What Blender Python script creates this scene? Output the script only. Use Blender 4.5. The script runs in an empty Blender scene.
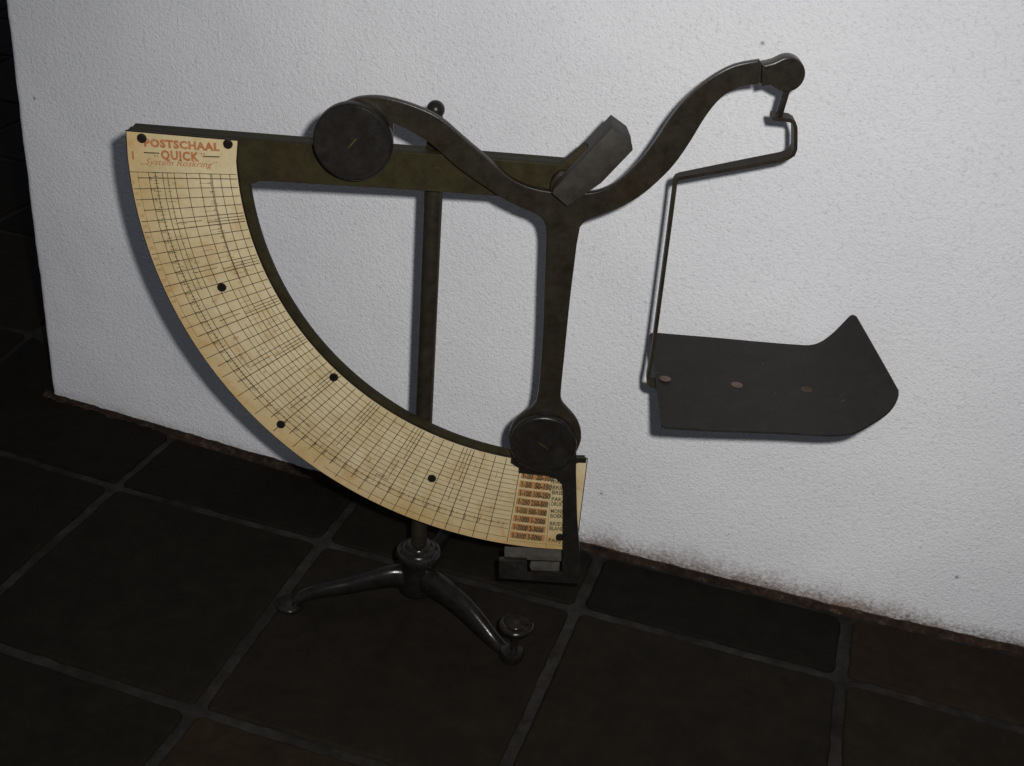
import bpy, bmesh, math, random
from mathutils import Vector, Matrix, noise
R = math.radians
random.seed(7)
S = bpy.context.scene
C = S.collection

# ------------------------------------------------------------------ camera, world, lamp, exposure
# metres; origin on the floor under the post of the scale, X to the right, Y away from the camera
cam_d = bpy.data.cameras.new('camera'); cam = bpy.data.objects.new('camera', cam_d); C.objects.link(cam)
cam_d.sensor_width = 36.0; cam_d.lens = 1250.0 / 1024.0 * 36.0; cam_d.clip_start = 0.01; cam_d.clip_end = 60
PITCH, ROLL = 0.5151, 0.0866
CAM = Vector((0.0566, -0.7225, 0.6))
cam.matrix_world = (Matrix.Translation(CAM) @ Matrix.Rotation(math.pi/2 - PITCH, 4, 'X') @ Matrix.Rotation(ROLL, 4, 'Z'))
S.camera = cam

world = bpy.data.worlds.new('World'); S.world = world; world.use_nodes = True
bgn = world.node_tree.nodes['Background']
bgn.inputs['Color'].default_value = (0.80, 0.86, 1.0, 1); bgn.inputs['Strength'].default_value = 0.13

# the camera's own flash, a little right of and above the lens
FL = cam.matrix_world @ Vector((0.036, 0.026, 0.0))
fd = bpy.data.lights.new('camera_flash', 'SPOT'); fl = bpy.data.objects.new('camera_flash', fd); C.objects.link(fl)
fl.location = FL
fl.rotation_euler = (cam.matrix_world.to_3x3() @ Matrix.Rotation(R(0), 3, 'X')).to_euler()
fd.energy = 21.5; fd.spot_size = R(100); fd.spot_blend = 1.0; fd.shadow_soft_size = 0.008; fd.color = (1.0, 0.99, 0.985)

S.view_settings.view_transform = 'Standard'; S.view_settings.look = 'None'
S.view_settings.exposure = 0.0; S.view_settings.gamma = 1.0

# ------------------------------------------------------------------ materials
def mat(name):
    m = bpy.data.materials.new(name); m.use_nodes = True
    nt = m.node_tree; b = nt.nodes['Principled BSDF']
    return m, nt, b
def node(nt, typ, **kw):
    n = nt.nodes.new(typ)
    for k, v in kw.items(): setattr(n, k, v)
    return n
def tex_noise(nt, scale, detail=4, rough=0.55, vec=None, dist=0.0):
    n = node(nt, 'ShaderNodeTexNoise')
    n.inputs['Scale'].default_value = scale; n.inputs['Detail'].default_value = detail
    n.inputs['Roughness'].default_value = rough; n.inputs['Distortion'].default_value = dist
    if vec is not None: nt.links.new(vec, n.inputs['Vector'])
    return n
def ramp(nt, fac, stops):
    r = node(nt, 'ShaderNodeValToRGB'); e = r.color_ramp.elements
    while len(e) < len(stops): e.new(0.5)
    for i, (p, c) in enumerate(stops):
        e[i].position = p; e[i].color = (*c, 1) if len(c) == 3 else c
    nt.links.new(fac, r.inputs['Fac']); return r
def mix(nt, fac, a, b, blend='MIX'):
    n = node(nt, 'ShaderNodeMix', data_type='RGBA', blend_type=blend)
    for sock, v in ((n.inputs[0], fac), (n.inputs[6], a), (n.inputs[7], b)):
        if isinstance(v, (int, float)): sock.default_value = v
        elif isinstance(v, tuple): sock.default_value = (*v, 1)
        else: nt.links.new(v, sock)
    return n.outputs[2]
def math_n(nt, op, a, b=None, clamp=False):
    n = node(nt, 'ShaderNodeMath', operation=op, use_clamp=clamp)
    for s, v in zip(n.inputs, (a, b)):
        if v is None: continue
        if isinstance(v, (int, float)): s.default_value = v
        else: nt.links.new(v, s)
    return n.outputs[0]
def bump(nt, b, height, strength, dist):
    n = node(nt, 'ShaderNodeBump'); n.inputs['Strength'].default_value = strength; n.inputs['Distance'].default_value = dist
    nt.links.new(height, n.inputs['Height']); nt.links.new(n.outputs[0], b.inputs['Normal']); return n
def pos(nt): return node(nt, 'ShaderNodeNewGeometry').outputs['Position']
def objc(nt): return node(nt, 'ShaderNodeTexCoord').outputs['Object']

def metal(name, c1, c2, c3, rough=0.5, metallic=0.15, spec=0.45, grain=0.4, rusty=False):
    m, nt, b = mat(name); p = objc(nt)
    n1 = tex_noise(nt, 75, 8, 0.72, p); n2 = tex_noise(nt, 900, 3, 0.6, p); n3 = tex_noise(nt, 140, 5, 0.7, p)
    r = ramp(nt, n1.outputs['Fac'], [(0.34, c1), (0.52, c2), (0.70, c3)])
    sp = ramp(nt, n3.outputs['Fac'], [(0.30, (0.72, 0.64, 0.56)), (0.55, (1, 1, 1)), (0.76, (1.25, 1.2, 1.1))])
    col = mix(nt, 1.0, r.outputs['Color'], sp.outputs['Color'], 'MULTIPLY')
    if name == 'dull_sheet_iron':                        # a few pale flecks of paint
        fk = tex_noise(nt, 420, 2, 0.5, p); fr = ramp(nt, fk.outputs['Fac'], [(0.745, (0, 0, 0)), (0.76, (0.6, 0.6, 0.6))])
        col = mix(nt, fr.outputs['Color'], col, (0.16, 0.15, 0.14))
    n4 = tex_noise(nt, 30, 5, 0.6, p); rs = ramp(nt, n4.outputs['Fac'], [(0.52, (0, 0, 0)), (0.68, (0.3, 0.3, 0.3))])
    if rusty: col = mix(nt, rs.outputs['Color'], col, (0.030, 0.0165, 0.0095))
    nt.links.new(col, b.inputs['Base Color'])
    b.inputs['Metallic'].default_value = metallic; b.inputs['IOR'].default_value = 1.38; b.inputs['Specular IOR Level'].default_value = spec
    rr = math_n(nt, 'MULTIPLY_ADD', n3.outputs['Fac'], 0.24); rr.node.inputs[2].default_value = rough - 0.17
    nt.links.new(rr, b.inputs['Roughness'])
    h = math_n(nt, 'ADD', n2.outputs['Fac'], n3.outputs['Fac'])
    bump(nt, b, h, grain*0.35, 0.0004)
    return m
M_OLIVE = metal('aged_olive_brass', (0.023, 0.019, 0.010), (0.029, 0.0245, 0.011), (0.032, 0.027, 0.012), 0.55, 0.0, spec=0.10, rusty=True)
M_IRON = metal('brown_cast_iron', (0.0165, 0.0135, 0.0095), (0.021, 0.0175, 0.0125), (0.027, 0.0235, 0.0155), 0.34, 0.0, spec=0.25, rusty=True)
M_DARK = metal('black_iron', (0.012, 0.0105, 0.009), (0.0155, 0.0135, 0.0115), (0.020, 0.0175, 0.015), 0.36)
M_BASE = metal('black_lacquered_iron', (0.007, 0.0065, 0.0055), (0.010, 0.009, 0.008), (0.014, 0.0125, 0.011), 0.24, 0.0, 0.45)
M_BLOCK = metal('grey_steel', (0.025, 0.022, 0.017), (0.031, 0.028, 0.022), (0.039, 0.036, 0.029), 0.55, 0.0, spec=0.22)
M_STEEL = metal('bare_steel', (0.060, 0.056, 0.048), (0.075, 0.070, 0.060), (0.090, 0.085, 0.074), 0.5)
M_PAN = metal('dull_sheet_iron', (0.018, 0.0165, 0.0145), (0.022, 0.020, 0.018), (0.027, 0.025, 0.022), 0.62, 0.2, 0.25, 0.25)
M_COPPER = metal('worn_copper', (0.09, 0.055, 0.042), (0.13, 0.080, 0.062), (0.17, 0.11, 0.085), 0.5, 0.2)
M_RUST = metal('dull_rust', (0.048, 0.032, 0.025), (0.062, 0.042, 0.033), (0.080, 0.055, 0.043), 0.6, 0.0, spec=0.1)
M_BRASS = metal('dull_brass', (0.05, 0.04, 0.012), (0.08, 0.062, 0.018), (0.11, 0.085, 0.03), 0.45, 0.5)
M_STRAP = metal('brown_strap_iron', (0.017, 0.0135, 0.009), (0.023, 0.018, 0.0115), (0.030, 0.024, 0.015), 0.5, 0.0, spec=0.15)

def make_wall_mat():
    m, nt, b = mat('white_stucco'); p = pos(nt)
    sep = node(nt, 'ShaderNodeSeparateXYZ'); nt.links.new(p, sep.inputs[0])
    big = tex_noise(nt, 5, 4, 0.5, p)
    base = ramp(nt, big.outputs['Fac'], [(0.3, (0.70, 0.70, 0.71)), (0.7, (0.775, 0.772, 0.775))])
    # grime splashed along the foot
    fine = tex_noise(nt, 330, 5, 0.7, p); mid = tex_noise(nt, 16, 4, 0.6, p)
    up = math_n(nt, 'MULTIPLY', sep.outputs['Z'], 1/0.034)                # 0 at floor .. 1 at 45 mm
    reach = math_n(nt, 'SUBTRACT', mid.outputs['Fac'], 0.16)
    xr = node(nt, 'ShaderNodeMapRange'); xr.inputs['From Min'].default_value = -0.10; xr.inputs['From Max'].default_value = 0.18
    xr.inputs['To Min'].default_value = 0.35; xr.inputs['To Max'].default_value = 2.5
    nt.links.new(sep.outputs['X'], xr.inputs['Value'])
    reach = math_n(nt, 'MULTIPLY', reach, xr.outputs['Result'])
    d = math_n(nt, 'SUBTRACT', reach, up)
    d = math_n(nt, 'ADD', d, math_n(nt, 'MULTIPLY', math_n(nt, 'SUBTRACT', fine.outputs['Fac'], 0.5), 2.6))
    d = math_n(nt, 'MULTIPLY', d, 0.95, True)
    gate = ramp(nt, up, [(0.0, (1, 1, 1)), (0.35, (0.75, 0.75, 0.75)), (0.7, (0.25, 0.25, 0.25)), (1.0, (0, 0, 0))])
    d = math_n(nt, 'MULTIPLY', d, gate.outputs['Color'])
    hue = ramp(nt, mid.outputs['Fac'], [(0.4, (0.125, 0.074, 0.047)), (0.6, (0.23, 0.155, 0.11))])
    col = mix(nt, d, base.outputs['Color'], hue.outputs['Color'])
    # bare brown mortar at the very foot where the paint has flaked
    edge = math_n(nt, 'ADD', math_n(nt, 'MULTIPLY', sep.outputs['Z'], 480.0), math_n(nt, 'MULTIPLY', tex_noise(nt, 60, 5, 0.7, p).outputs['Fac'], -2.2))
    em = ramp(nt, edge, [(0.0, (1, 1, 1)), (0.12, (0, 0, 0))])
    col = mix(nt, em.outputs['Color'], col, (0.055, 0.036, 0.027))
    # small dark chips
    flatv = node(nt, 'ShaderNodeCombineXYZ'); nt.links.new(sep.outputs['X'], flatv.inputs[0]); nt.links.new(sep.outputs['Z'], flatv.inputs[1])
    vo = node(nt, 'ShaderNodeTexVoronoi', feature='F1', voronoi_dimensions='2D'); vo.inputs['Scale'].default_value = 15.0; nt.links.new(flatv.outputs[0], vo.inputs['Vector'])
    stp = tex_noise(nt, 420, 3, 0.7, p); sr = ramp(nt, stp.outputs['Fac'], [(0.28, (0.80, 0.80, 0.80)), (0.45, (1, 1, 1)), (0.75, (1.03, 1.03, 1.03))])
    col = mix(nt, 1.0, col, sr.outputs['Color'], 'MULTIPLY')
    wob = math_n(nt, 'MULTIPLY_ADD', fine.outputs['Fac'], 0.05); wob.node.inputs[2].default_value = -0.025
    pick = node(nt, 'ShaderNodeSeparateColor'); nt.links.new(vo.outputs['Color'], pick.inputs[0])
    far = math_n(nt, 'MULTIPLY', math_n(nt, 'LESS_THAN', pick.outputs[0], 0.84), 1.0)
    ch = ramp(nt, math_n(nt, 'ADD', math_n(nt, 'ADD', vo.outputs['Distance'], wob), far), [(0.009, (1, 1, 1)), (0.026, (0, 0, 0))])
    col = mix(nt, math_n(nt, 'MULTIPLY', ch.outputs['Color'], 0.7), col, (0.12, 0.115, 0.11))
    # a few scuffs
    sc = tex_noise(nt, 26, 6, 0.75, p, 0.6); scr = ramp(nt, sc.outputs['Fac'], [(0.70, (0, 0, 0)), (0.80, (0.35, 0.35, 0.35))])
    col = mix(nt, scr.outputs['Color'], col, (0.42, 0.41, 0.41))
    nt.links.new(col, b.inputs['Base Color']); b.inputs['Roughness'].default_value = 0.85
    b.inputs['Specular IOR Level'].default_value = 0.25
    g1 = tex_noise(nt, 640, 3, 0.6, p); g2 = tex_noise(nt, 300, 3, 0.5, p)
    h = math_n(nt, 'ADD', math_n(nt, 'MULTIPLY', g1.outputs['Fac'], 0.7), math_n(nt, 'MULTIPLY', g2.outputs['Fac'], 0.55))
    bump(nt, b, h, 0.75, 0.0016)
    return m
M_WALL = make_wall_mat()

def make_tile_mat():
    m, nt, b = mat('dark_clay_tile'); p = pos(nt)
    at = node(nt, 'ShaderNodeAttribute', attribute_name='tile_tone')
    c = ramp(nt, at.outputs['Fac'], [(0.0, (0.0072, 0.0066, 0.0053)), (0.5, (0.0125, 0.0104, 0.0078)), (1.0, (0.0200, 0.0128, 0.0082))])
    n = tex_noise(nt, 22, 6, 0.65, p); n2 = tex_noise(nt, 260, 4, 0.7, p)
    r = ramp(nt, n.outputs['Fac'], [(0.3, (0.80, 0.79, 0.78)), (0.7, (1.22, 1.19, 1.14))])
    col = mix(nt, 1.0, c.outputs['Color'], r.outputs['Color'], 'MULTIPLY')
    n3 = tex_noise(nt, 70, 6, 0.75, p, 0.5); r3 = ramp(nt, n3.outputs['Fac'], [(0.35, (0.82, 0.81, 0.80)), (0.65, (1.18, 1.16, 1.12))])
    col = mix(nt, 1.0, col, r3.outputs['Color'], 'MULTIPLY')
    fl = ramp(nt, n2.outputs['Fac'], [(0.725, (0, 0, 0)), (0.75, (0.6, 0.6, 0.6))])
    col = mix(nt, fl.outputs['Color'], col, (0.12, 0.10, 0.08))
    nt.links.new(col, b.inputs['Base Color'])
    rg = ramp(nt, n.outputs['Fac'], [(0.3, (0.62,)*3), (0.7, (0.82,)*3)]); nt.links.new(rg.outputs['Color'], b.inputs['Roughness'])
    b.inputs['Specular IOR Level'].default_value = 0.04
    h = math_n(nt, 'ADD', n.outputs['Fac'], math_n(nt, 'MULTIPLY', n2.outputs['Fac'], 0.3)); bump(nt, b, h, 0.35, 0.002)
    return m
M_TILE = make_tile_mat()
def make_grout_mat():
    m, nt, b = mat('grey_grout'); p = pos(nt)
    n = tex_noise(nt, 60, 6, 0.7, p); n2 = tex_noise(nt, 12, 3, 0.6, p)
    r = ramp(nt, n.outputs['Fac'], [(0.3, (0.0085, 0.0072, 0.0058)), (0.5, (0.020, 0.018, 0.0152)), (0.7, (0.034, 0.031, 0.027))])
    r2 = ramp(nt, n2.outputs['Fac'], [(0.35, (0.55, 0.52, 0.48)), (0.6, (1, 1, 1))])
    nt.links.new(mix(nt, 1.0, r.outputs['Color'], r2.outputs['Color'], 'MULTIPLY'), b.inputs['Base Color']); b.inputs['Specular IOR Level'].default_value = 0.15
    b.inputs['Roughness'].default_value = 0.9; bump(nt, b, n.outputs['Fac'], 0.6, 0.002)
    return m
M_GROUT = make_grout_mat()

def make_mortar_mat():
    m, nt, b = mat('reddish_mortar'); p = pos(nt); n = tex_noise(nt, 120, 6, 0.75, p); n2 = tex_noise(nt, 20, 4, 0.6, p)
    r = ramp(nt, n.outputs['Fac'], [(0.3, (0.010, 0.0075, 0.0060)), (0.55, (0.030, 0.021, 0.0155)), (0.68, (0.085, 0.066, 0.052))])
    r2 = ramp(nt, n2.outputs['Fac'], [(0.35, (0.5, 0.5, 0.5)), (0.65, (1.4, 1.2, 1.1))])
    nt.links.new(mix(nt, 1.0, r.outputs['Color'], r2.outputs['Color'], 'MULTIPLY'), b.inputs['Base Color'])
    b.inputs['Roughness'].default_value = 0.95; b.inputs['Specular IOR Level'].default_value = 0.1; bump(nt, b, n.outputs['Fac'], 0.7, 0.002)
    return m
M_MORTAR = make_mortar_mat()

def make_paper():
    m, nt, b = mat('yellowed_paper'); p = objc(nt)
    n = tex_noise(nt, 16, 5, 0.6, p); n2 = tex_noise(nt, 45, 6, 0.7, p, 0.4); n3 = tex_noise(nt, 500, 3, 0.6, p)
    base = ramp(nt, n.outputs['Fac'], [(0.3, (0.46, 0.36, 0.18)), (0.5, (0.53, 0.435, 0.25)), (0.7, (0.58, 0.495, 0.31))])
    st = ramp(nt, n2.outputs['Fac'], [(0.53, (0, 0, 0)), (0.76, (0.8, 0.8, 0.8))])
    col = mix(nt, st.outputs['Color'], base.outputs['Color'], (0.40, 0.215, 0.065))
    n5 = tex_noise(nt, 90, 6, 0.75, p); r5 = ramp(nt, n5.outputs['Fac'], [(0.3, (0.84, 0.80, 0.74)), (0.55, (1, 1, 1)), (0.75, (1.05, 1.05, 1.05))])
    col = mix(nt, 1.0, col, r5.outputs['Color'], 'MULTIPLY')
    # browned margin along the outer rim of the sheet
    sep = node(nt, 'ShaderNodeSeparateXYZ'); nt.links.new(p, sep.inputs[0])
    dx = math_n(nt, 'SUBTRACT', sep.outputs['X'], CX); dz = math_n(nt, 'SUBTRACT', sep.outputs['Z'], CZ)
    rad = math_n(nt, 'SQRT', math_n(nt, 'ADD', math_n(nt, 'MULTIPLY', dx, dx), math_n(nt, 'MULTIPLY', dz, dz)))
    q = math_n(nt, 'MULTIPLY', math_n(nt, 'SUBTRACT', rad, 0.249), 50.0)
    q = math_n(nt, 'MULTIPLY', math_n(nt, 'MULTIPLY', q, n2.outputs['Fac'], True), 0.95, True)
    col = mix(nt, q, col, (0.42, 0.235, 0.06))
    nt.links.new(col, b.inputs['Base Color']); b.inputs['Roughness'].default_value = 0.6
    b.inputs['Specular IOR Level'].default_value = 0.25
    bump(nt, b, n3.outputs['Fac'], 0.15, 0.0003)
    return m
CX, CZ = 0.0840, 0.3403
M_PAPER = make_paper()
def ink(name, c, v=0.35):
    m, nt, b = mat(name); p = objc(nt); n = tex_noise(nt, 260, 4, 0.7, p)
    r = ramp(nt, n.outputs['Fac'], [(0.3, c), (0.75, tuple(x + v * (y - x) for x, y in zip(c, (0.5, 0.39, 0.2))))])
    nt.links.new(r.outputs['Color'], b.inputs['Base Color']); b.inputs['Roughness'].default_value = 0.7
    b.inputs['Specular IOR Level'].default_value = 0.2
    return m
M_INK = ink('black_ink', (0.040, 0.025, 0.012), 0.25)
M_INK2 = ink('brown_ink', (0.17, 0.085, 0.035), 0.5)
M_RED = ink('red_ink', (0.34, 0.100, 0.032), 0.3)
M_ORANGE = ink('orange_ink', (0.36, 0.150, 0.045), 0.3)

# ------------------------------------------------------------------ mesh helpers
def obj(name, bm, m, parent=None, smooth=35, loc=None):
    me = bpy.data.meshes.new(name)
    bmesh.ops.recalc_face_normals(bm, faces=bm.faces)
    bm.to_mesh(me); bm.free()
    for mm in (m if isinstance(m, (list, tuple)) else [m]): me.materials.append(mm)
    if smooth:
        for p in me.polygons: p.use_smooth = True
        me.set_sharp_from_angle(angle=R(smooth))
        for p in me.polygons:
            if len(p.vertices) > 8: p.use_smooth = False               # big flat faces stay flat
    o = bpy.data.objects.new(name, me); C.objects.link(o)
    if parent is not None: o.parent = parent
    if loc is not None: o.location = loc
    return o
def slab(pts, w0, w1, bevel=0.0005, seg=2, front_only=False):
    """Outline in X, Z extruded in depth; w counts from the post axis toward the camera."""
    own = bmesh.new()
    vs = [own.verts.new((x, -w0, z)) for x, z in pts]
    f = own.faces.new(vs)
    ext = bmesh.ops.extrude_face_region(own, geom=[f])
    for v in ext['geom']:
        if isinstance(v, bmesh.types.BMVert): v.co.y = -w1
    bmesh.ops.recalc_face_normals(own, faces=own.faces)
    if bevel:
        es = [e for e in own.edges if abs(e.verts[0].co.y - e.verts[1].co.y) < 1e-7 and (not front_only or abs(e.verts[0].co.y + w1) < 1e-7)]
        bmesh.ops.bevel(own, geom=es, offset=bevel, segments=seg, profile=0.6, affect='EDGES', clamp_overlap=True)
    return own
def arc(cx, cz, r, a0, a1, n):
    return [(cx + r * math.cos(a0 + (a1 - a0) * i / n), cz + r * math.sin(a0 + (a1 - a0) * i / n)) for i in range(n + 1)]
def smooth_line(pts, n=4):
    """Catmull-Rom through the points."""
    P = [Vector(p) for p in pts]; out = []
    for i in range(len(P) - 1):
        a, b, c, d = P[max(i-1, 0)], P[i], P[i+1], P[min(i+2, len(P)-1)]
        for k in range(n):
            t = k / n
            out.append(0.5 * ((2*b) + (c-a)*t + (2*a-5*b+4*c-d)*t*t + (3*b-a-3*c+d)*t*t*t))
    out.append(P[-1]); return [tuple(v) for v in out]
def round_corners(pts, rad, n=5):
    out = []; N = len(pts)
    for i in range(N):
        a, b, c = Vector(pts[i-1]), Vector(pts[i]), Vector(pts[(i+1) % N])
        r = min(rad, (a-b).length*0.45, (c-b).length*0.45)
        p, q = b + (a-b).normalized()*r, b + (c-b).normalized()*r
        for k in range(n + 1):
            t = k / n; out.append(tuple((1-t)**2*p + 2*t*(1-t)*b + t*t*q))
    return out
def lathe(profile, seg=48, axis='Z', bm=None):
    bm = bm or bmesh.new(); rings = []
    for r, h in profile:
        ring = []
        if r < 1e-6: ring = [bm.verts.new((0, 0, h))]
        else: ring = [bm.verts.new((r*math.cos(2*math.pi*k/seg), r*math.sin(2*math.pi*k/seg), h)) for k in range(seg)]
        rings.append(ring)
    for a, b in zip(rings, rings[1:]):
        for k in range(seg):
            k2 = (k+1) % seg
            f = [a[k % len(a)], a[k2 % len(a)], b[k2 % len(b)], b[k % len(b)]]
            f = list(dict.fromkeys(f))
            if len(f) > 2: bm.faces.new(f)
    for ring in (rings[0], rings[-1]):
        if len(ring) > 2: bm.faces.new(ring)
    if axis == 'Y':                                       # h counts toward the camera
        bmesh.ops.transform(bm, matrix=Matrix.Rotation(math.pi/2, 4, 'X'), verts=bm.verts)
    return bm
def sweep(path, sect_fn, closed_ends=True):
    """path: Vectors; sect_fn(i, t) -> list of 3D points for ring i."""
    bm = bmesh.new(); rings = []
    for i in range(len(path)): rings.append([bm.verts.new(p) for p in sect_fn(i)])
    n = len(rings[0])
    for a, b in zip(rings, rings[1:]):
        for k in range(n): bm.faces.new((a[k], a[(k+1) % n], b[(k+1) % n], b[k]))
    if closed_ends: bm.faces.new(rings[0]); bm.faces.new(rings[-1])
    return bm
def shift(bm, x=0, w=0, z=0):
    bmesh.ops.translate(bm, vec=(x, -w, z), verts=bm.verts); return bm
def mm(pts): return [(x/1000, z/1000) for x, z in pts]

# ------------------------------------------------------------------ floor
FOOT = [(-358, 240), (-299, 220), (-239, 200), (-172, 177), (-105, 154), (10, 119), (124, 86), (193, 66), (261, 48), (328, 31), (391, 16), (453, 3), (640, -38), (900, -90)]
FOOT = mm(FOOT)
def foot_y(x):
    if x <= FOOT[0][0]: s = (FOOT[1][1]-FOOT[0][1])/(FOOT[1][0]-FOOT[0][0]); return FOOT[0][1] + s*(x-FOOT[0][0])
    for a, b in zip(FOOT, FOOT[1:]):
        if x <= b[0]: return a[1] + (b[1]-a[1])*(x-a[0])/(b[0]-a[0])
    return FOOT[-1][1]
KNOWN = {(1, 0): (-.259, .112), (2, 0): (-.081, .061), (3, 0): (.119, .007), (4, 0): (.307, -.044),
         (1, 1): (-.312, -.074), (2, 1): (-.130, -.128), (3, 1): (.066, -.180), (4, 1): (.262, -.232),
         (1, -1): (-.213, .263), (2, -1): (-.033, .230), (3, -1): (.172, .195), (4, -1): (.357, .145),
         (0, 0): (-.445, .172), (0, 1): (-.500, -.016)}
jr = random.Random(3)
def joint(i, j):
    if (i, j) in KNOWN: return Vector(KNOWN[(i, j)])
    h = random.Random(i*131 + j*17)
    return Vector((-.085 + (i-2)*.1925 - .0505*j, .060 - (i-2)*.0525 - .188*j)) + Vector((h.uniform(-.004, .004), h.uniform(-.004, .004)))
def build_floor():
    bm = bmesh.new(); tone = bm.loops.layers.float.new('tile_tone_l')
    lay = bm.faces.layers.float.new('tile_tone')
    TONES = {(3, -1): 0.05, (3, 0): 0.45, (4, -1): 0.8, (4, 0): 0.62, (1, 0): 0.3, (2, 0): 0.42, (2, -1): 0.3, (1, -1): 0.1, (2, 1): 0.8, (0, 0): 0.15, (0, -1): 0.1, (1, 1): 0.3, (0, 1): 0.3}
    for i in range(-16, 9):
        for j in range(-12, 5):
            q = [joint(i, j), joint(i+1, j), joint(i+1, j+1), joint(i, j+1)]
            cen = sum(q, Vector((0, 0)))/4
            if cen.x > -.36 and cen.y > foot_y(cen.x) + 0.13: continue      # under and behind the wall
            rnd = random.Random(i*977 + j*31)
            g = 0.0039 + rnd.uniform(-.0006, .0006)
            # inset
            ins = []
            for k in range(4):
                a, b, c = q[k-1], q[k], q[(k+1) % 4]
                u, v = (a-b).normalized(), (c-b).normalized()
                ins.append(b + (u+v)*g*1.02)
            if j == -1 and cen.x > -.5:                                     # cut tiles along the wall foot
                for k in (0, 1):
                    o = ins[3-k]; d = (ins[k]-o); t = 0.0
                    for s in range(200):
                        p = o + d*s/200
                        if p.x > -.375 and p.y > foot_y(p.x) - 0.0085: break
                        t = s/200
                    ins[k] = o + d*t
            ring = round_corners([tuple(p) for p in ins], rnd.uniform(.004, .008), 6)
            # wavy hand-made edges
            pts = []
            N = len(ring)
            for k in range(N):
                a, b = Vector(ring[k]), Vector(ring[(k+1) % N]); m_ = max(1, int((b-a).length/.008))
                for s in range(m_): pts.append(a + (b-a)*s/m_)
            c2 = sum(pts, Vector((0, 0)))/len(pts); rings = []
            for off, z in ((0.0, -.0055), (0.0, -.0020), (.0010, -.0006), (.0026, 0.0)):
                r = []
                for p in pts:
                    nz = noise.noise(Vector((p.x*55, p.y*55, i*3.1+j))) * .0010 + noise.noise(Vector((p.x*190, p.y*190, 2+j))) * .0009
                    d = (c2-p).normalized()
                    pp = p + d*(off + nz)
                    r.append(bm.verts.new((pp.x, pp.y, z)))
                rings.append(r)
            t = TONES.get((i, j), rnd.uniform(0.05, .7)); n = len(pts); fs = []
            for a, b in zip(rings, rings[1:]):
                for k in range(n): fs.append(bm.faces.new((a[k], a[(k+1) % n], b[(k+1) % n], b[k])))
            fs.append(bm.faces.new(rings[-1]))
            for f in fs: f[lay] = t
    # grout bed
    xs = [(-3.8 + .02*k) for k in range(0, 270)]
    x0, x1, y0, y1 = -3.8, 1.6, -1.4, 3.2
    fine_x = [x0, -2.5, -1.4, -.8] + [-.6 + .006*k for k in range(201)] + [.9, x1]
    fine_y = [y0, -.7] + [-.36 + .006*k for k in range(120)] + [.7, 1.5, y1]
    grid = [[bm.verts.new((x, y, -.0024 + .0008*noise.noise(Vector((x*90, y*90, 0))) + .0009*noise.noise(Vector((x*22, y*22, 5))))) for y in fine_y] for x in fine_x]
    for a in range(len(fine_x)-1):
        for b_ in range(len(fine_y)-1):
            f = bm.faces.new((grid[a][b_], grid[a+1][b_], grid[a+1][b_+1], grid[a][b_+1])); f.material_index = 1
    bm.loops.layers.float.remove(tone)
    o = obj('floor', bm, [M_TILE, M_GROUT], smooth=50); o['kind'] = 'structure'
    return o
build_floor()

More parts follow.
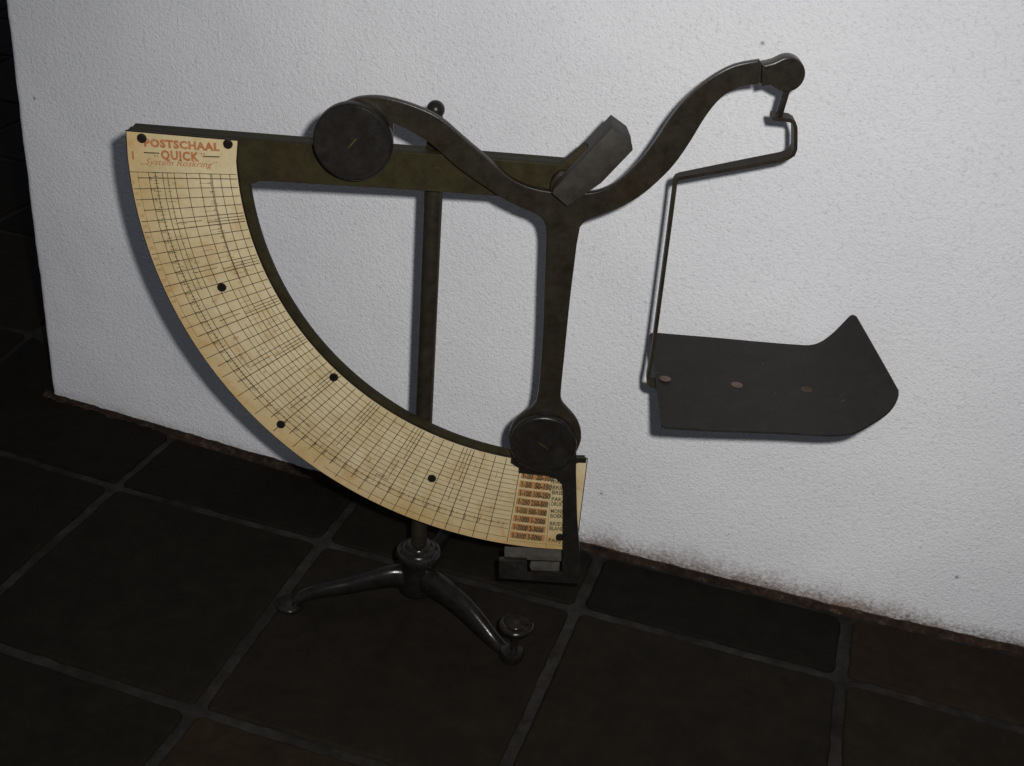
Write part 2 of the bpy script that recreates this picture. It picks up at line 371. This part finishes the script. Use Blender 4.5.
# ------------------------------------------------------------------ wall
def build_wall():
    T = 0.14
    front = []
    for a, b in zip(FOOT, FOOT[1:]):
        n = max(1, int((b[0]-a[0])/.007))
        for k in range(n): front.append((a[0]+(b[0]-a[0])*k/n, a[1]+(b[1]-a[1])*k/n))
    front.append(FOOT[-1])
    x0, y0 = FOOT[0]; t = (Vector(front[3])-Vector(front[0])).normalized(); nrm = Vector((-t.y, t.x))
    rr = .006; corner = []
    o = Vector((x0, y0)) + t*rr + nrm*rr
    for k in range(7):
        a = math.pi/2 * k/6
        corner.append(tuple(o - t*rr*math.cos(a) - nrm*rr*math.sin(a)))
    side = [tuple(Vector((x0, y0)) + nrm*(T - k*(T-rr)/12)) for k in range(12)]
    prof = side + corner + [p for p in front if (Vector(p)-Vector(front[0])).length > rr*1.2]
    zs = [0.0, .003, .006, .010, .015] + [.02 + .010*k for k in range(88)]
    bm = bmesh.new(); cols = []
    for (x, y) in prof:
        col = []
        for k, z in enumerate(zs):
            d = .0012*noise.noise(Vector((x*14, z*14, 3))) + .0006*noise.noise(Vector((x*45, z*45, 9)))
            zz = z
            if k == 0: zz = -.001
            if k in (0, 1, 2):
                d += (.0016, .0010, .0004)[k] * (1 + noise.noise(Vector((x*60, 0, 2)))) 
            px = x
            if x < x0 + .012: px += .0005*noise.noise(Vector((z*90, x*10, 4))) + .0005*noise.noise(Vector((z*260, 1, 7)))
            col.append(bm.verts.new((px, y + d, zz)))
        cols.append(col)
    for a, b in zip(cols, cols[1:]):
        for k in range(len(zs)-1): bm.faces.new((a[k], b[k], b[k+1], a[k+1]))
    # back and top
    bk0 = bm.verts.new((prof[-1][0], prof[-1][1]+T, -.001)); bk1 = bm.verts.new((prof[-1][0], prof[-1][1]+T, zs[-1]))
    bm.faces.new((cols[0][0], bk0, bk1, *reversed(cols[0][1:])))
    bm.faces.new([c[-1] for c in cols] + [bk1])
    bm.faces.new([*cols[-1], bk1, bk0])
    w = obj('plaster_wall', bm, M_WALL, smooth=60)
    # crumbling reddish mortar along the foot
    bm = bmesh.new(); rows = []
    for k in range(420):
        x = -.366 + .003*k; y = foot_y(x)
        wid = (.0078 if x < -.02 else max(.0042, .0078 - .03*(x+.02))) + .0018*noise.noise(Vector((x*40, 3, 1))) + .0016*noise.noise(Vector((x*150, 5, 1)))
        r = []
        for t, h in ((0, -.0035), (.12, -.0004), (.5, .0006), (.8, .0016), (1.0, .0024)):
            hh = h + .0008*noise.noise(Vector((x*210, t*9, 7))) + .0005*noise.noise(Vector((x*70, t*4, 2)))
            r.append(bm.verts.new((x, y - wid*(1-t) + .0045*t, hh)))
        rows.append(r)
    for a, b in zip(rows, rows[1:]):
        for k in range(4): bm.faces.new((a[k], b[k], b[k+1], a[k+1]))
    obj('mortar_strip', bm, M_MORTAR, w, smooth=70)
    w['label'] = 'white rough plaster wall behind the letter scale, stained brown along its foot'; w['category'] = 'wall'
build_wall()

# ------------------------------------------------------------------ the letter scale
scale = bpy.data.objects.new('letter_scale', None); C.objects.link(scale); scale.empty_display_size = .05
scale['label'] = 'antique iron pendulum letter scale with quadrant dial and pan, standing on tiled floor'; scale['category'] = 'letter scale'

def polar(phi, r):                        # phi degrees from the left-hand horizontal, turning downward
    a = math.pi + R(phi); return (CX + r*math.cos(a), CZ + r*math.sin(a))
def polar_arc(r, p0, p1, step=1.0):
    n = max(2, int(abs(p1-p0)/step)); return [polar(p0+(p1-p0)*k/n, r) for k in range(n+1)]

# frame: horizontal beam and quadrant rim, one casting
XE = 0.1106
def phi_at_x(x, r): return math.degrees(math.acos((CX-x)/r))
rin, rout = .1968, .262
fo = [(-.1828, .3486), (.040, .3503), (.090, .3506), (.0905, .333), (.080, .3285), (.040, .3275), (.0037, .3268), (-.026, .3262), (-.098, .3242), (-.1052, .3236), (-.1100, .3212)]
fo += polar_arc(rin, 5.6, phi_at_x(XE, rin)-.2, .9)
fo += polar_arc(rout, phi_at_x(XE, rout)-.2, 1.2, .9)
obj('frame', slab(fo, .0085, .016, .0006), M_OLIVE, scale)
# stiffening flange along the top of the beam
fl_ = [(-.1823, .3482), (.040, .34992), (.0897, .35018), (.0897, .3475), (-.1823, .3452)]
obj('beam_flange', slab(fl_, .0015, .0088, 0), M_OLIVE, scale)

# backing plate and printed paper (the sheet's outer edge is a little off-centre)
OX, OZ = .0863, .3405
IX, IZ = .0821, .3425
def sector(rin, rout, top, xl, xr, xend, ztop_end):
    p = [(xl, top), (xr, top)]
    p1 = math.degrees(math.acos((IX-xend)/rin)) - 2.0; p0 = 2.0
    p += [(IX - rin*math.cos(R(p0+(p1-p0)*k/96)), IZ - rin*math.sin(R(p0+(p1-p0)*k/96))) for k in range(97)]
    p += [(xend, ztop_end)]
    pe = math.degrees(math.acos((OX-xend)/rout)); n = 96
    p += [(OX - rout*math.cos(R(pe + (1.5-pe)*k/n)), OZ - rout*math.sin(R(pe + (1.5-pe)*k/n))) for k in range(n+1)]
    return p
plate = obj('scale_plate', slab(sector(.1998, .2703, .3490, -.1836, -.1166, .1116, .1480), .0162, .0172, .0002, 1), M_DARK, scale)

def flat(bm, pts, y, mi=0):
    f = bm.faces.new([bm.verts.new((x, y, z)) for x, z in pts]); f.material_index = mi; return f
def stroke(bm, line, wid, y, mi):
    """thin printed line along a 2D polyline"""
    L = [Vector(p) for p in line]; rows = []
    for i, p in enumerate(L):
        d = (L[min(i+1, len(L)-1)] - L[max(i-1, 0)]).normalized(); n = Vector((-d.y, d.x))*wid/2
        rows.append((bm.verts.new((p.x+n.x, y, p.y+n.y)), bm.verts.new((p.x-n.x, y, p.y-n.y))))
    for a, b in zip(rows, rows[1:]):
        f = bm.faces.new((a[0], b[0], b[1], a[1])); f.material_index = mi
def write(bm, body, x, z, size, ang, y, mi, width=None, shear=0.0, bold=0.0, align='LEFT', spacing=1.0):
    """lettering as flat printed faces; x, z = baseline start"""
    cu = bpy.data.curves.new('t', 'FONT'); cu.body = body; cu.size = size; cu.shear = shear; cu.offset = bold; cu.resolution_u = 2
    cu.fill_mode = 'FRONT'; cu.space_character = spacing
    t = bpy.data.objects.new('t', cu); C.objects.link(t)
    me = bpy.data.meshes.new_from_object(t.evaluated_get(bpy.context.evaluated_depsgraph_get()))
    bpy.data.objects.remove(t); bpy.data.curves.remove(cu)
    if not me.vertices: return
    mn = min(v.co.x for v in me.vertices); mx = max(v.co.x for v in me.vertices)
    sx = (width/(mx-mn)) if width else 1.0
    ox = {'LEFT': 0, 'CENTER': -(mx-mn)*sx/2, 'RIGHT': -(mx-mn)*sx}[align]
    ca, sa = math.cos(ang), math.sin(ang); vs = []
    for v in me.vertices:
        u, w = (v.co.x-mn)*sx+ox, v.co.y
        vs.append(bm.verts.new((x + u*ca - w*sa, y, z + u*sa + w*ca)))
    for p in me.polygons:
        try: f = bm.faces.new([vs[i] for i in p.vertices]); f.material_index = mi
        except ValueError: pass
    bpy.data.meshes.remove(me)

def r_in(ph):                             # where the paper's inner edge lies along a ruled line
    a = math.pi + R(ph); d = Vector((math.cos(a), math.sin(a))); o = Vector((CX-IX, CZ-IZ))
    b = o.dot(d); return -b + math.sqrt(b*b - o.length_squared + .2006**2) + .0004
def build_paper():
    bm = slab(sector(.2006, .2696, .3483, -.1829, -.1171, .1110, .1473), .0173, .0176, 0)
    Y1, Y2 = -.01775, -.01785
    INK, BR, RED, ORG = 1, 2, 3, 4
    # radial lines
    PHI_END = 85.2
    rr = random.Random(11)
    phis = []; phi = 4.45; k = 0; step = 1.45
    groups = []
    while phi < PHI_END - 1.0:
        groups.append(phi); step = 1.47 + .0085*phi; phi += step
    for k, ph in enumerate(groups):
        r1 = r_in(ph); r0 = .2685
        if 35 < ph < 62: r0 = .2655 if k % 2 else .259
        elif ph < 35: r0 = .2665 if k % 3 else .263
        stroke(bm, [polar(ph, r1), polar(ph, r0)], .00050 if k % 5 else .0006, Y1, INK)
        if k % 5 == 4 and k+1 < len(groups):
            d = (groups[k+1]-ph)
            for t, a, b in ((.36, r_in(ph), .2185), (.68, r_in(ph), .226), (.42, .229, .2440)):
                stroke(bm, [polar(ph+d*t, a), polar(ph+d*t, b)], .00046, Y1, INK)
        # brown half lines between
        if k+1 < len(groups) and rr.random() < .75:
            m_ = (ph+groups[k+1])/2; a = rr.choice((.2095, .2275, .2185)); 
            stroke(bm, [polar(m_, a), polar(m_, a+.0075)], .0003, Y1, BR)
    stroke(bm, [polar(3.65, r_in(3.65)), polar(3.65, .2690)], .00042, Y1, INK)
    stroke(bm, [polar(PHI_END, .1985), polar(PHI_END+.25, .2680)], .0005, Y1, INK)
    # concentric lines: spacing settles from the uneven top to the even foot
    top = [.2072, .2127, .2177, .2250, .2330, .2405, .2475, .2560, .2625]
    bot = [.2042, .2116, .2190, .2264, .2338, .2412, .2486, .2560, .2634]
    for k in range(9):
        line = []; p0 = 3.6; 
        for s in range(0, 83):
            ph = p0 + (PHI_END-p0)*s/82; t = min(1, ph/45)
            line.append(polar(ph, top[k]*(1-t)+bot[k]*t))
        if k == 8: stroke(bm, line[:26], .00032, Y1, BR); stroke(bm, line[52:], .00036, Y1, INK)
        else: stroke(bm, line, .00044, Y1, INK)
        if 0 < k < 8:
            l2 = [polar(p0 + (PHI_END-p0)*s/82, (top[k]+top[k-1])/2*(1-min(1, s/40)) + (bot[k]+bot[k-1])/2*min(1, s/40)) for s in range(83)]
            a = rr.randint(20, 34); stroke(bm, l2[a:], .00030, Y1, INK)
    # graduated rings with tick marks and figures
    for r, lim, thick in ((.2519, 85, .00050), (.2446, 22, .00040), (.2186, 22, .00036)):
        stroke(bm, polar_arc(r, 3.6, min(lim, 40), .8), thick, Y2, INK)
        if lim > 40: stroke(bm, polar_arc(r, 40, lim, .8), .00026, Y2, BR)
        ph = 3.7; i = 0; mi = INK if r > .25 else BR
        while ph < lim:
            L = .0042 if i % 5 == 0 else (.0026 if i % 2 else .0018)
            stroke(bm, [polar(ph, r-L*.55), polar(ph, r+L*.55)], .00032, Y2, mi)
            ph += (.56 if r > .25 and ph < 40 else .95) * rr.uniform(.8, 1.2); i += 1
    # figures beside the rings
    val = 0
    for k, ph in enumerate(groups[:-1]):
        val += 5 if k < 20 else (10 if k < 34 else 25)
        x, z = polar(ph+.35, .2558); a = R(ph) - math.pi/2 + math.pi/2
        write(bm, str(val), x, z, .0032, R(ph), Y2, INK, align='LEFT')
        x, z = polar(ph+.95, .2424)
        if k % 4 == 0: write(bm, str(val*10), x, z, .0026, R(ph), Y2, BR)
        if k < 12:
            x, z = polar(ph+.9, .2205); write(bm, str(2*val), x, z, .0022, R(ph), Y2, BR)
            x, z = polar(ph+.9, .2665); write(bm, str(val), x, z, .0030, R(ph), Y2, RED if k % 3 == 0 else BR)
    # small printed word on the upper dial and on the lower one
    for body, ph, r in (('drukw.', 19.2, .2135), ('monsters', 33.5, .2460), ('brieven', 47, .2452), ('pakket', 62.5, .2475)):
        x, z = polar(ph, r); write(bm, body, x, z, .0036, R(ph)-math.pi/2, Y2, INK)
    # title
    tilt = R(1.6)
    write(bm, 'POSTSCHAAL', -.1728, .3402, .0066, R(1.5), Y2, RED, width=.0450, bold=.00035, spacing=1.12)
    write(bm, 'QUICK', -.1632, .3333, .0076, R(1.2), Y2, RED, width=.0230, bold=.00035, spacing=1.12)
    write(bm, '\u201e', -.1672, .3345, .0070, 0, Y2, RED); write(bm, '\u201d', -.1392, .3345, .0070, 0, Y2, RED)
    stroke(bm, [(-.1733, .3362), (-.1640, .3366)], .0008, Y2, INK); stroke(bm, [(-.1382, .3370), (-.1283, .3376)], .0008, Y2, INK)
    write(bm, '\u201eSystem Roskring\u201d', -.1757, .3287, .0056, R(2.4), Y2, RED, width=.0462, shear=.42)
    write(bm, '1', -.1806, .3315, .0070, 0, Y2, RED, bold=.0002)
    # tariff table at the foot: eight orange bands with weights
    p1, p2 = PHI_END+.5, 91.0
    for k in range(8):
        ra, rb = .2062 + .0072*k, .2062 + .0072*(k+1)
        a = [polar(p1 + (p2-p1)*s/8, ra+.0012) for s in range(9)]; b = [polar(p1 + (p2-p1)*s/8, rb-.0004) for s in range(9)]
        flat(bm, a + b[::-1], Y1, ORG)
        x, z = polar(p1+.35, (ra+rb)/2+.0022)
        txt = ('1-20  20-100', '1-50  50-150', '1-100 100-250', '1-250 250-500', '1-500 500-1000', '1-1000 1-2000', '1-2000 2-3000', '1-3000 3-5000')[k]
        write(bm, txt, x, z-.0006, .0062, R(p1+2-90), Y2, INK, width=.0207, bold=.00034)
    stroke(bm, [polar(p2+.35, .2060), polar(p2+.35, .2690)], .0004, Y2, BR)
    rows = [('SNEL', .2080), ('PAKJT', .2120), ('BRIEV', .2168), ('BRIEFK', .2208), ('PAKJT', .2262), ('DRUKW', .2302), ('MONST', .2362), ('BOEKEN', .2402), ('BRIEVEN', .2468), ('BLAND', .2508), ('PAKJ', .2610)]
    for body, r in rows:
        x, z = polar(p2+.62, r+.0022); write(bm, body, x, z-.0003, .0046, R(p2+1-90), Y2, INK, width=.0021*len(body), bold=.0001)
    stroke(bm, [polar(p1, .2655), polar(p2+4, .2668)], .0004, Y2, BR)
    o = obj('paper_dial', bm, [M_PAPER, M_INK, M_INK2, M_RED, M_ORANGE], plate, smooth=0)
    return o
build_paper()
for x, z in mm([(-173.9, 345.0), (-122.8, 346.0), (-130.1, 251.8), (-59.2, 193.9), (-94.4, 154.3), (8.0, 121.6), (99.0, 81.8)]):
    ra = random.Random(int(x*9e4)).uniform(0, 3.1)                 # slotted screw head
    bm = lathe([(.0029, .0172), (.0029, .0179), (0, .0179)], 22, 'Y'); shift(bm, x, 0, z)
    for sg in (0, math.pi):
        half = [(x + .0029*math.cos(ra+sg+t), z + .0029*math.sin(ra+sg+t)) for t in [.14 + (math.pi-.28)*k/10 for k in range(11)]]
        h = slab(half, .0178, .0186, .0004, 2, True); me = bpy.data.meshes.new('h'); h.to_mesh(me); h.free(); bm.from_mesh(me); bpy.data.meshes.remove(me)
    obj('rivet', bm, M_DARK, plate)

# post, finial
post = obj('post', lathe([(.0057, .044), (.0057, .3620), (.0050, .3640), (.0038, .3655), (.0038, .3680)], 32), M_IRON, scale); post.rotation_euler = (0, -.0046, 0)
ball = [(.0001, -.0055)] + [(.0055*math.sin(a), -.0055*math.cos(a)) for a in [math.pi*k/16 for k in range(1, 16)]] + [(.0001, .0055)]
obj('finial', shift(lathe(ball, 32), -.0008, 0, .3722), M_DARK, post)
# clamp screw head on the beam where the post is fixed behind it
bm = lathe([(.0042, .0160), (.0042, .0162), (.0038, .01635), (0, .01635)], 24, 'Y'); obj('fixing_screw', shift(bm, .0010, 0, .3385), M_OLIVE, scale)

# hub and feet
hub = obj('hub', lathe([(.0100, .0105), (.0128, .0125), (.0132, .020), (.0128, .0310), (.0122, .0360), (.0130, .0385), (.0155, .0400), (.0165, .0425), (.0165, .0452), (.0155, .0468),
            (.0138, .0474), (.0132, .0486), (.0118, .0496), (.0100, .0500), (.0092, .0520), (.0082, .0528), (.0060, .0530)], 56), M_BASE, scale)
def leg(dirv, prof, label=None):
    d = Vector((dirv[0], dirv[1], 0)).normalized(); side = Vector((-d.y, d.x, 0))
    P = smooth_line([(r, z) for r, z, hw, hh in prof], 5)
    Wd = smooth_line([(hw, hh) for r, z, hw, hh in prof], 5)
    path = [d*r + Vector((0, 0, z)) for r, z in P]
    def sect(i):
        t = (path[min(i+1, len(path)-1)] - path[max(i-1, 0)]).normalized(); up = side.cross(t).normalized()
        if up.z < 0 and abs(t.z) < .8: up = -up
        hw, hh = Wd[i]
        return [path[i] + side*hw*math.cos(a) + up*hh*math.sin(a)*(1.0 if math.sin(a) > 0 else .8) for a in [2*math.pi*k/20 for k in range(20)]]
    return obj('leg', sweep(path, sect), M_BASE, scale, smooth=60)
LEG = [(.008, .0225, .0078, .0105), (.018, .0235, .0070, .0100), (.033, .0205, .0062, .0085), (.050, .0165, .0058, .0072), (.066, .0138, .0054, .0062), (.077, .0108, .0050, .0052), (.084, .0075, .0048, .0046), (.089, .0040, .0046, .0030)]
LEGR = [(.008, .0240, .0085, .0115), (.020, .0245, .0082, .0118), (.035, .0235, .0078, .0112), (.050, .0190, .0072, .0098), (.064, .0132, .0064, .0080), (.075, .0085, .0056, .0062), (.083, .0064, .0052, .0050), (.0890, .0060, .0052, .0046)]
feet = [(-.0901, -.0185), (.0726, -.0560), (.0206, .0925)]
legs = [leg(feet[0], LEG), leg(feet[1], LEGR), leg(feet[2], LEG)]
for k in (0, 2):
    x, y = feet[k]
    bm = lathe([(.0096, .0003), (.0102, .0010), (.0102, .0026), (.0094, .0034), (.0050, .0040), (0, .0042)], 28)
    bmesh.ops.translate(bm, vec=(x*1.0, y*1.0, 0), verts=bm.verts); obj('foot', bm, M_BASE, legs[k])
x, y = feet[1]
bm = lathe([(.0060, .0005), (.0064, .0012), (.0064, .0030), (.0082, .0042), (.0086, .0056), (.0086, .0092), (.0078, .0106), (.0040, .0110)], 32)
bmesh.ops.translate(bm, vec=(x, y, 0), verts=bm.verts); obj('foot', bm, M_BASE, legs[1])
bm = lathe([(.0024, .0062), (.0024, .0262), (.0060, .0266), (.0112, .0272), (.0120, .0280), (.0120, .0298), (.0112, .0306), (.0092, .0309), (.0086, .0304), (.0058, .0300), (.0054, .0304), (.0040, .0306), (0, .0306)], 40)
bmesh.ops.translate(bm, vec=(.0739, -.0560, .0034), verts=bm.verts); obj('levelling_screw', bm, M_BASE, scale)

# balance lever: two curved arms and a stem
arm_up = [(-65.0, 370.2), (-56.7, 378.0), (-48.7, 383.3), (-40.7, 385.6), (-32.6, 386.2), (-23.6, 385.3), (-13.5, 383.0), (-3.3, 379.6), (5.1, 375.2), (12.4, 369.6), (20.3, 363.5), (28.9, 357.0), (35.6, 351.5), (45.6, 344.4), (55.5, 340.3), (65.9, 338.6), (77, 338.0)]
rarm_up = [(87.9, 338.4), (96.5, 340.4), (105.4, 345.6), (113.2, 353.9), (121.0, 364.8), (127.1, 376.2), (132.0, 386.7), (137.5, 396.3), (143.7, 404.6), (150.0, 411.2), (156.9, 416.8), (163.6, 420.8), (170.5, 423.2), (177.4, 424.9)]
rarm_lo = [(179.8, 410.9), (172.2, 409.2), (166.5, 406.6), (161.0, 402.2), (155.9, 395.1), (151.5, 386.3), (147.3, 376.1), (142.1, 365.0), (137.3, 356.8), (130.8, 348.3), (123.5, 340.2), (115.6, 333.7), (107.3, 328.7), (99.2, 324.6), (92.5, 321.0), (89.0, 316.0)]
stem = [(88.2, 304.6), (88.0, 288.1), (87.8, 274.6), (87.8, 255.3), (88.1, 225.7), (88.3, 203.0), (89.6, 194.5), (94.5, 188.5), (100.2, 182.0), (104.0, 174.0), (104.8, 166.0), (102.5, 156.5)]
ring = [(97, 148), (88, 144.2), (80, 143.8), (70, 146), (62.5, 152), (58.6, 160), (57.8, 168), (59.8, 175.5), (64.5, 182), (70, 187.3), (73.2, 193)]
stem2 = [(74.0, 202), (73.9, 217.0), (73.0, 245.6), (71.4, 273.0), (69.9, 299.6), (69.0, 311.0), (66.6, 318.5), (62.0, 322.2)]
larm_lo = [(54.6, 324.6), (46.8, 327.8), (38.8, 331.6), (30.8, 336.3), (21.6, 341.8), (12.4, 347.9), (3.5, 355.2), (-5.0, 361.4), (-16.0, 367.0), (-24.5, 370.0)]
head = [(-24.5, 362), (-27, 351), (-34, 342.5), (-44, 338.5), (-55, 340.5), (-64, 347), (-69.5, 356), (-69.2, 364)]
arm_up = [(x, z-1.6) for x, z in arm_up]; rarm_up = [(x+.7, z-1.0) for x, z in rarm_up]
outline = smooth_line(mm(arm_up), 3) + smooth_line(mm(rarm_up), 3)[1:] + [(.1788, .4228), (.1798, .4120)] + smooth_line(mm(rarm_lo), 3) + smooth_line(mm(stem), 3) + smooth_line(mm(ring), 3) + smooth_line(mm(stem2), 3) + smooth_line(mm(larm_lo), 3) + smooth_line(mm(head), 3)
cl = []
for p in outline:
    if not cl or (Vector(p)-Vector(cl[-1])).length > .0009: cl.append(p)
obj('lever', slab(cl, .0210, .026, .0006), M_IRON, scale)

def counterweight(cx, cz, r, w0, w1, ang, mat_):
    bm = lathe([(r-.0012, w0), (r, w0+.0010), (r, w1-.0014), (r-.0005, w1-.0005), (r-.0014, w1)], 72, 'Y')
    o = obj('counterweight', shift(bm, cx, 0, cz), mat_, scale)
    bm = lathe([(.0034, w1), (.0034, w1+.0002), (0, w1+.0002)], 20, 'Y')
    s = obj('screw', shift(bm, cx-.0002, 0, cz-.0005), mat_, o)
    c, sn = math.cos(ang), math.sin(ang); L, h = .0040, .0004
    pts = [(cx + u*c - v*sn, cz + u*sn + v*c) for u, v in ((-L, -h), (L, -h), (L, h), (-L, h))]
    obj('screw_slot', slab(pts, w1, w1+.0003, 0), M_BRASS, o)
counterweight(-.0467, .3588, .0230, .0264, .0345, R(52), M_DARK)
counterweight(.0805, .1650, .0217, .0264, .0330, R(-32), M_DARK)

# pointer frame reaching down in front of the dial
pf = [(60.5, 152), (60.5, 144.3), (66.1, 140.9), (66.4, 136.9), (85.9, 136.5), (92.0, 134.6), (95.8, 131.0), (97.0, 126.5), (101.4, 78), (102.4, 66), (103.2, 54.2), (78.9, 51.4), (77.8, 63.5), (77.4, 63.2), (58.3, 62.2), (59.3, 47.0), (117.3, 48.0), (113.6, 75), (108.8, 104), (104.4, 140), (103.0, 156), (96, 160), (80, 158)]
pfo = []
for p in mm(pf): pfo.append(p)
obj('pointer_frame', slab(pfo, .0200, .0250, .0004), M_DARK, scale)
obj('clamp_bar', slab(mm([(61.5, 65.6), (101.2, 68.0), (102.0, 62.2), (62.0, 60.0)]), .0120, .0195, .0006), M_STEEL, scale)
obj('back_strip', slab(mm([(80.6, 58.2), (101.0, 59.4), (101.4, 52.0), (81.6, 50.6), (80.0, 54.5)]), .0160, .0180, .0005), M_STEEL, scale)
bm = lathe([(.0026, .0249), (.0026, .0256), (.0018, .0260), (0, .0260)], 16, 'Y'); obj('fixing_screw', shift(bm, .0692, 0, .0582), M_DARK, scale)

tab = slab(mm([(99, 148.2), (110.4, 149.0), (110.6, 145.0), (99.4, 144.2)]), .0170, .0186, .0002, 1)
obj('end_clip', tab, M_DARK, plate)
# knife-edge bearing block on the end of the beam, leaning up to the right
def along(o, a, pts):
    c, s = math.cos(a), math.sin(a); return [(o[0] + u*c - v*s, o[1] + u*s + v*c) for u, v in pts]
BA = R(53.5); BO = (.0748, .3365)
front_c = along(BO, BA, [(0, -.0060), (.0235, -.0112), (.0500, -.0112), (.0528, -.0050), (.0518, .0066), (.0030, .0066), (0, .0058)])
fb = obj('bearing_block', slab(front_c, .0270, .0370, .0006, front_only=True), M_BLOCK, scale)
back_c = along(BO, BA, [(.010, -.0105), (.0262, -.0112), (.0300, .0040), (.0300, .0066), (.0050, .0098), (-.004, .008)])
obj('bearing_cheek', slab(back_c, .0100, .0165, .0004), M_OLIVE, fb)
bridge = along(BO, BA, [(.0285, -.0110), (.0498, -.0111), (.0527, -.0050), (.0517, .0065), (.0320, .0065), (.0240, -.0020)])
obj('bridge', slab(bridge, .0120, .0274, 0), M_BLOCK, fb)
boss = arc(.0775, .3405, .0085, 0, 2*math.pi, 28)[:-1]
obj('pivot_boss', slab(boss, .0185, .0268, .0007), M_IRON, fb)
c_, s_ = math.cos(BA), math.sin(BA)
bm = lathe([(.0012, .0369), (.0011, .0373), (0, .0374)], 14, 'Y'); obj('pin', shift(bm, BO[0]+.0052*c_, 0, BO[1]+.0052*s_), M_BLOCK, fb)

# head at the tip of the right arm
tip = [(.1790, .4226), (.1815, .4232), (.1850, .4245)] + arc(.1938, .4187, .0096, R(128), R(-118), 30) + [(.1850, .4122), (.1806, .4108)]
obj('lever_head', slab(tip, .0200, .0310, .0007), M_IRON, scale)
bm = lathe([(.0011, .0309), (.0011, .0314), (0, .0314)], 14, 'Y'); obj('fixing_screw', shift(bm, .1968, 0, .4170), M_DARK, scale)
obj('hanger_link', slab(mm([(194.2, 413), (198.3, 413), (196.2, 394), (195.2, 391.9), (193.0, 391.9), (192.4, 394)]), .0235, .0260, .0003), M_DARK, scale)

# hanger of flat strap: hook, drop, long sloping bar, upright, then under the pan
PW = .024
def strap(path, half, thick, name, m, parent, halves=None):
    P = [Vector(p) for p in path]; n = len(P)
    def sect(i):
        t = (P[min(i+1, n-1)] - P[max(i-1, 0)]); t = Vector((t.x, t.y)).normalized(); nn = Vector((-t.y, t.x))*thick/2
        h = halves[i] if halves else half
        out = []
        for s, v in ((1, 1), (1, -1), (-1, -1), (-1, 1)):
            out.append(Vector((P[i].x + nn.x*v, -PW + s*h, P[i].y + nn.y*v)))
        return out
    bm = sweep(P, sect)
    return obj(name, bm, m, parent, smooth=40)
hp = [(190.2, 393.0), (193.0, 392.9), (197.0, 392.9), (200.4, 392.7), (202.6, 391.6), (203.9, 389.2), (204.6, 386), (205.6, 380.5), (206.3, 376.2), (205.6, 373.0), (203.0, 370.8), (199.5, 369.3), (180, 363.4), (160, 357.4), (144.0, 352.6), (142.0, 351.6), (141.4, 349.4), (141.6, 345), (142.0, 320), (142.4, 290), (142.8, 260), (143.0, 240), (142.8, 226), (142.4, 219.5), (142.8, 215.8), (144.8, 213.9), (150, 213.7), (200, 214.0), (246, 215.0)]
nh = len(hp)
hv = [.0056]*12 + [.0054, .0046, .0040, .0038, .0036, .0035] + [.0034]*6 + [.0042, .005] + [.0055]*3
strap(mm(hp), .005, .0021, 'pan_hanger', M_STRAP, scale, hv)

# pan: flat sheet with its right end curled up
def build_pan():
    back = smooth_line(mm([(147.2, 217.0), (170, 216.8), (200, 216.7), (228, 216.7), (246, 216.9), (257, 217.6), (264.2, 221.2), (269.9, 227.4), (274.6, 234.4), (281.0, 245.4)]), 6)
    front = smooth_line(mm([(147.8, 214.6), (170, 215.4), (200, 217.0), (224, 218.2), (240, 218.6), (252, 219.6), (262, 222.2), (271, 227.0), (282, 233.2), (293.0, 239.4)]), 6)
    yb, yf, n, th = .0400, -.0805, 44, .0013
    L = [0]
    for a, b in zip(back, back[1:]): L.append(L[-1] + (Vector(b)-Vector(a)).length)
    tot = L[-1]; rc, rcy, rb = .031, .026, .005
    def at(i, t): return Vector(back[i]).lerp(Vector(front[i]), t)
    bm = bmesh.new(); grids = []; m_ = len(back)-1
    for side in (1, -1):
        g = []
        for i in range(m_+1):
            s = tot - L[i]; f0, b0 = yf, yb
            if s < rc: f0 = yf + rcy*(1 - (1-(1-s/rc)**1.5)**(1/1.5))
            if s < rb: b0 = yb - (rb - math.sqrt(max(rb*rb - (rb-s)**2, 0)))
            if L[i] < .003: f0 += (.003-L[i])*.7; b0 -= (.003-L[i])*.7
            row = []
            for k in range(n+1):
                y = f0 + (b0-f0)*k/n; t = (yb-y)/(yb+.0805)
                p = at(i, t); d = (at(min(i+1, m_), t) - at(max(i-1, 0), t)).normalized()
                q = p + Vector((-d.y, d.x))*side*th/2
                row.append(bm.verts.new((q.x, y, q.y + .0005*noise.noise(Vector((p.x*18, y*18, 1))))))
            g.append(row)
        grids.append(g)
    for g in grids:
        for i in range(m_):
            for k in range(n): bm.faces.new((g[i][k], g[i+1][k], g[i+1][k+1], g[i][k+1]))
    a, b = grids
    for i in range(m_):
        for k in (0, n): bm.faces.new((a[i][k], a[i+1][k], b[i+1][k], b[i][k]))
    for k in range(n):
        for i in (0, m_): bm.faces.new((a[i][k], a[i][k+1], b[i][k+1], b[i][k]))
    return obj('pan', bm, M_PAN, scale, smooth=50)
pan = build_pan()
for x, m_ in ((.1536, M_COPPER), (.1995, M_COPPER), (.2440, M_RUST)):
    z0 = .21745 if x < .23 else .21860
    bm = lathe([(.0037, 0), (.0037, .0001), (.0030, .0003), (.0012, .0004), (0, .0004)], 24)
    bmesh.ops.translate(bm, vec=(x, -.0238, z0 - .0001), verts=bm.verts); obj('rivet', bm, m_, pan)
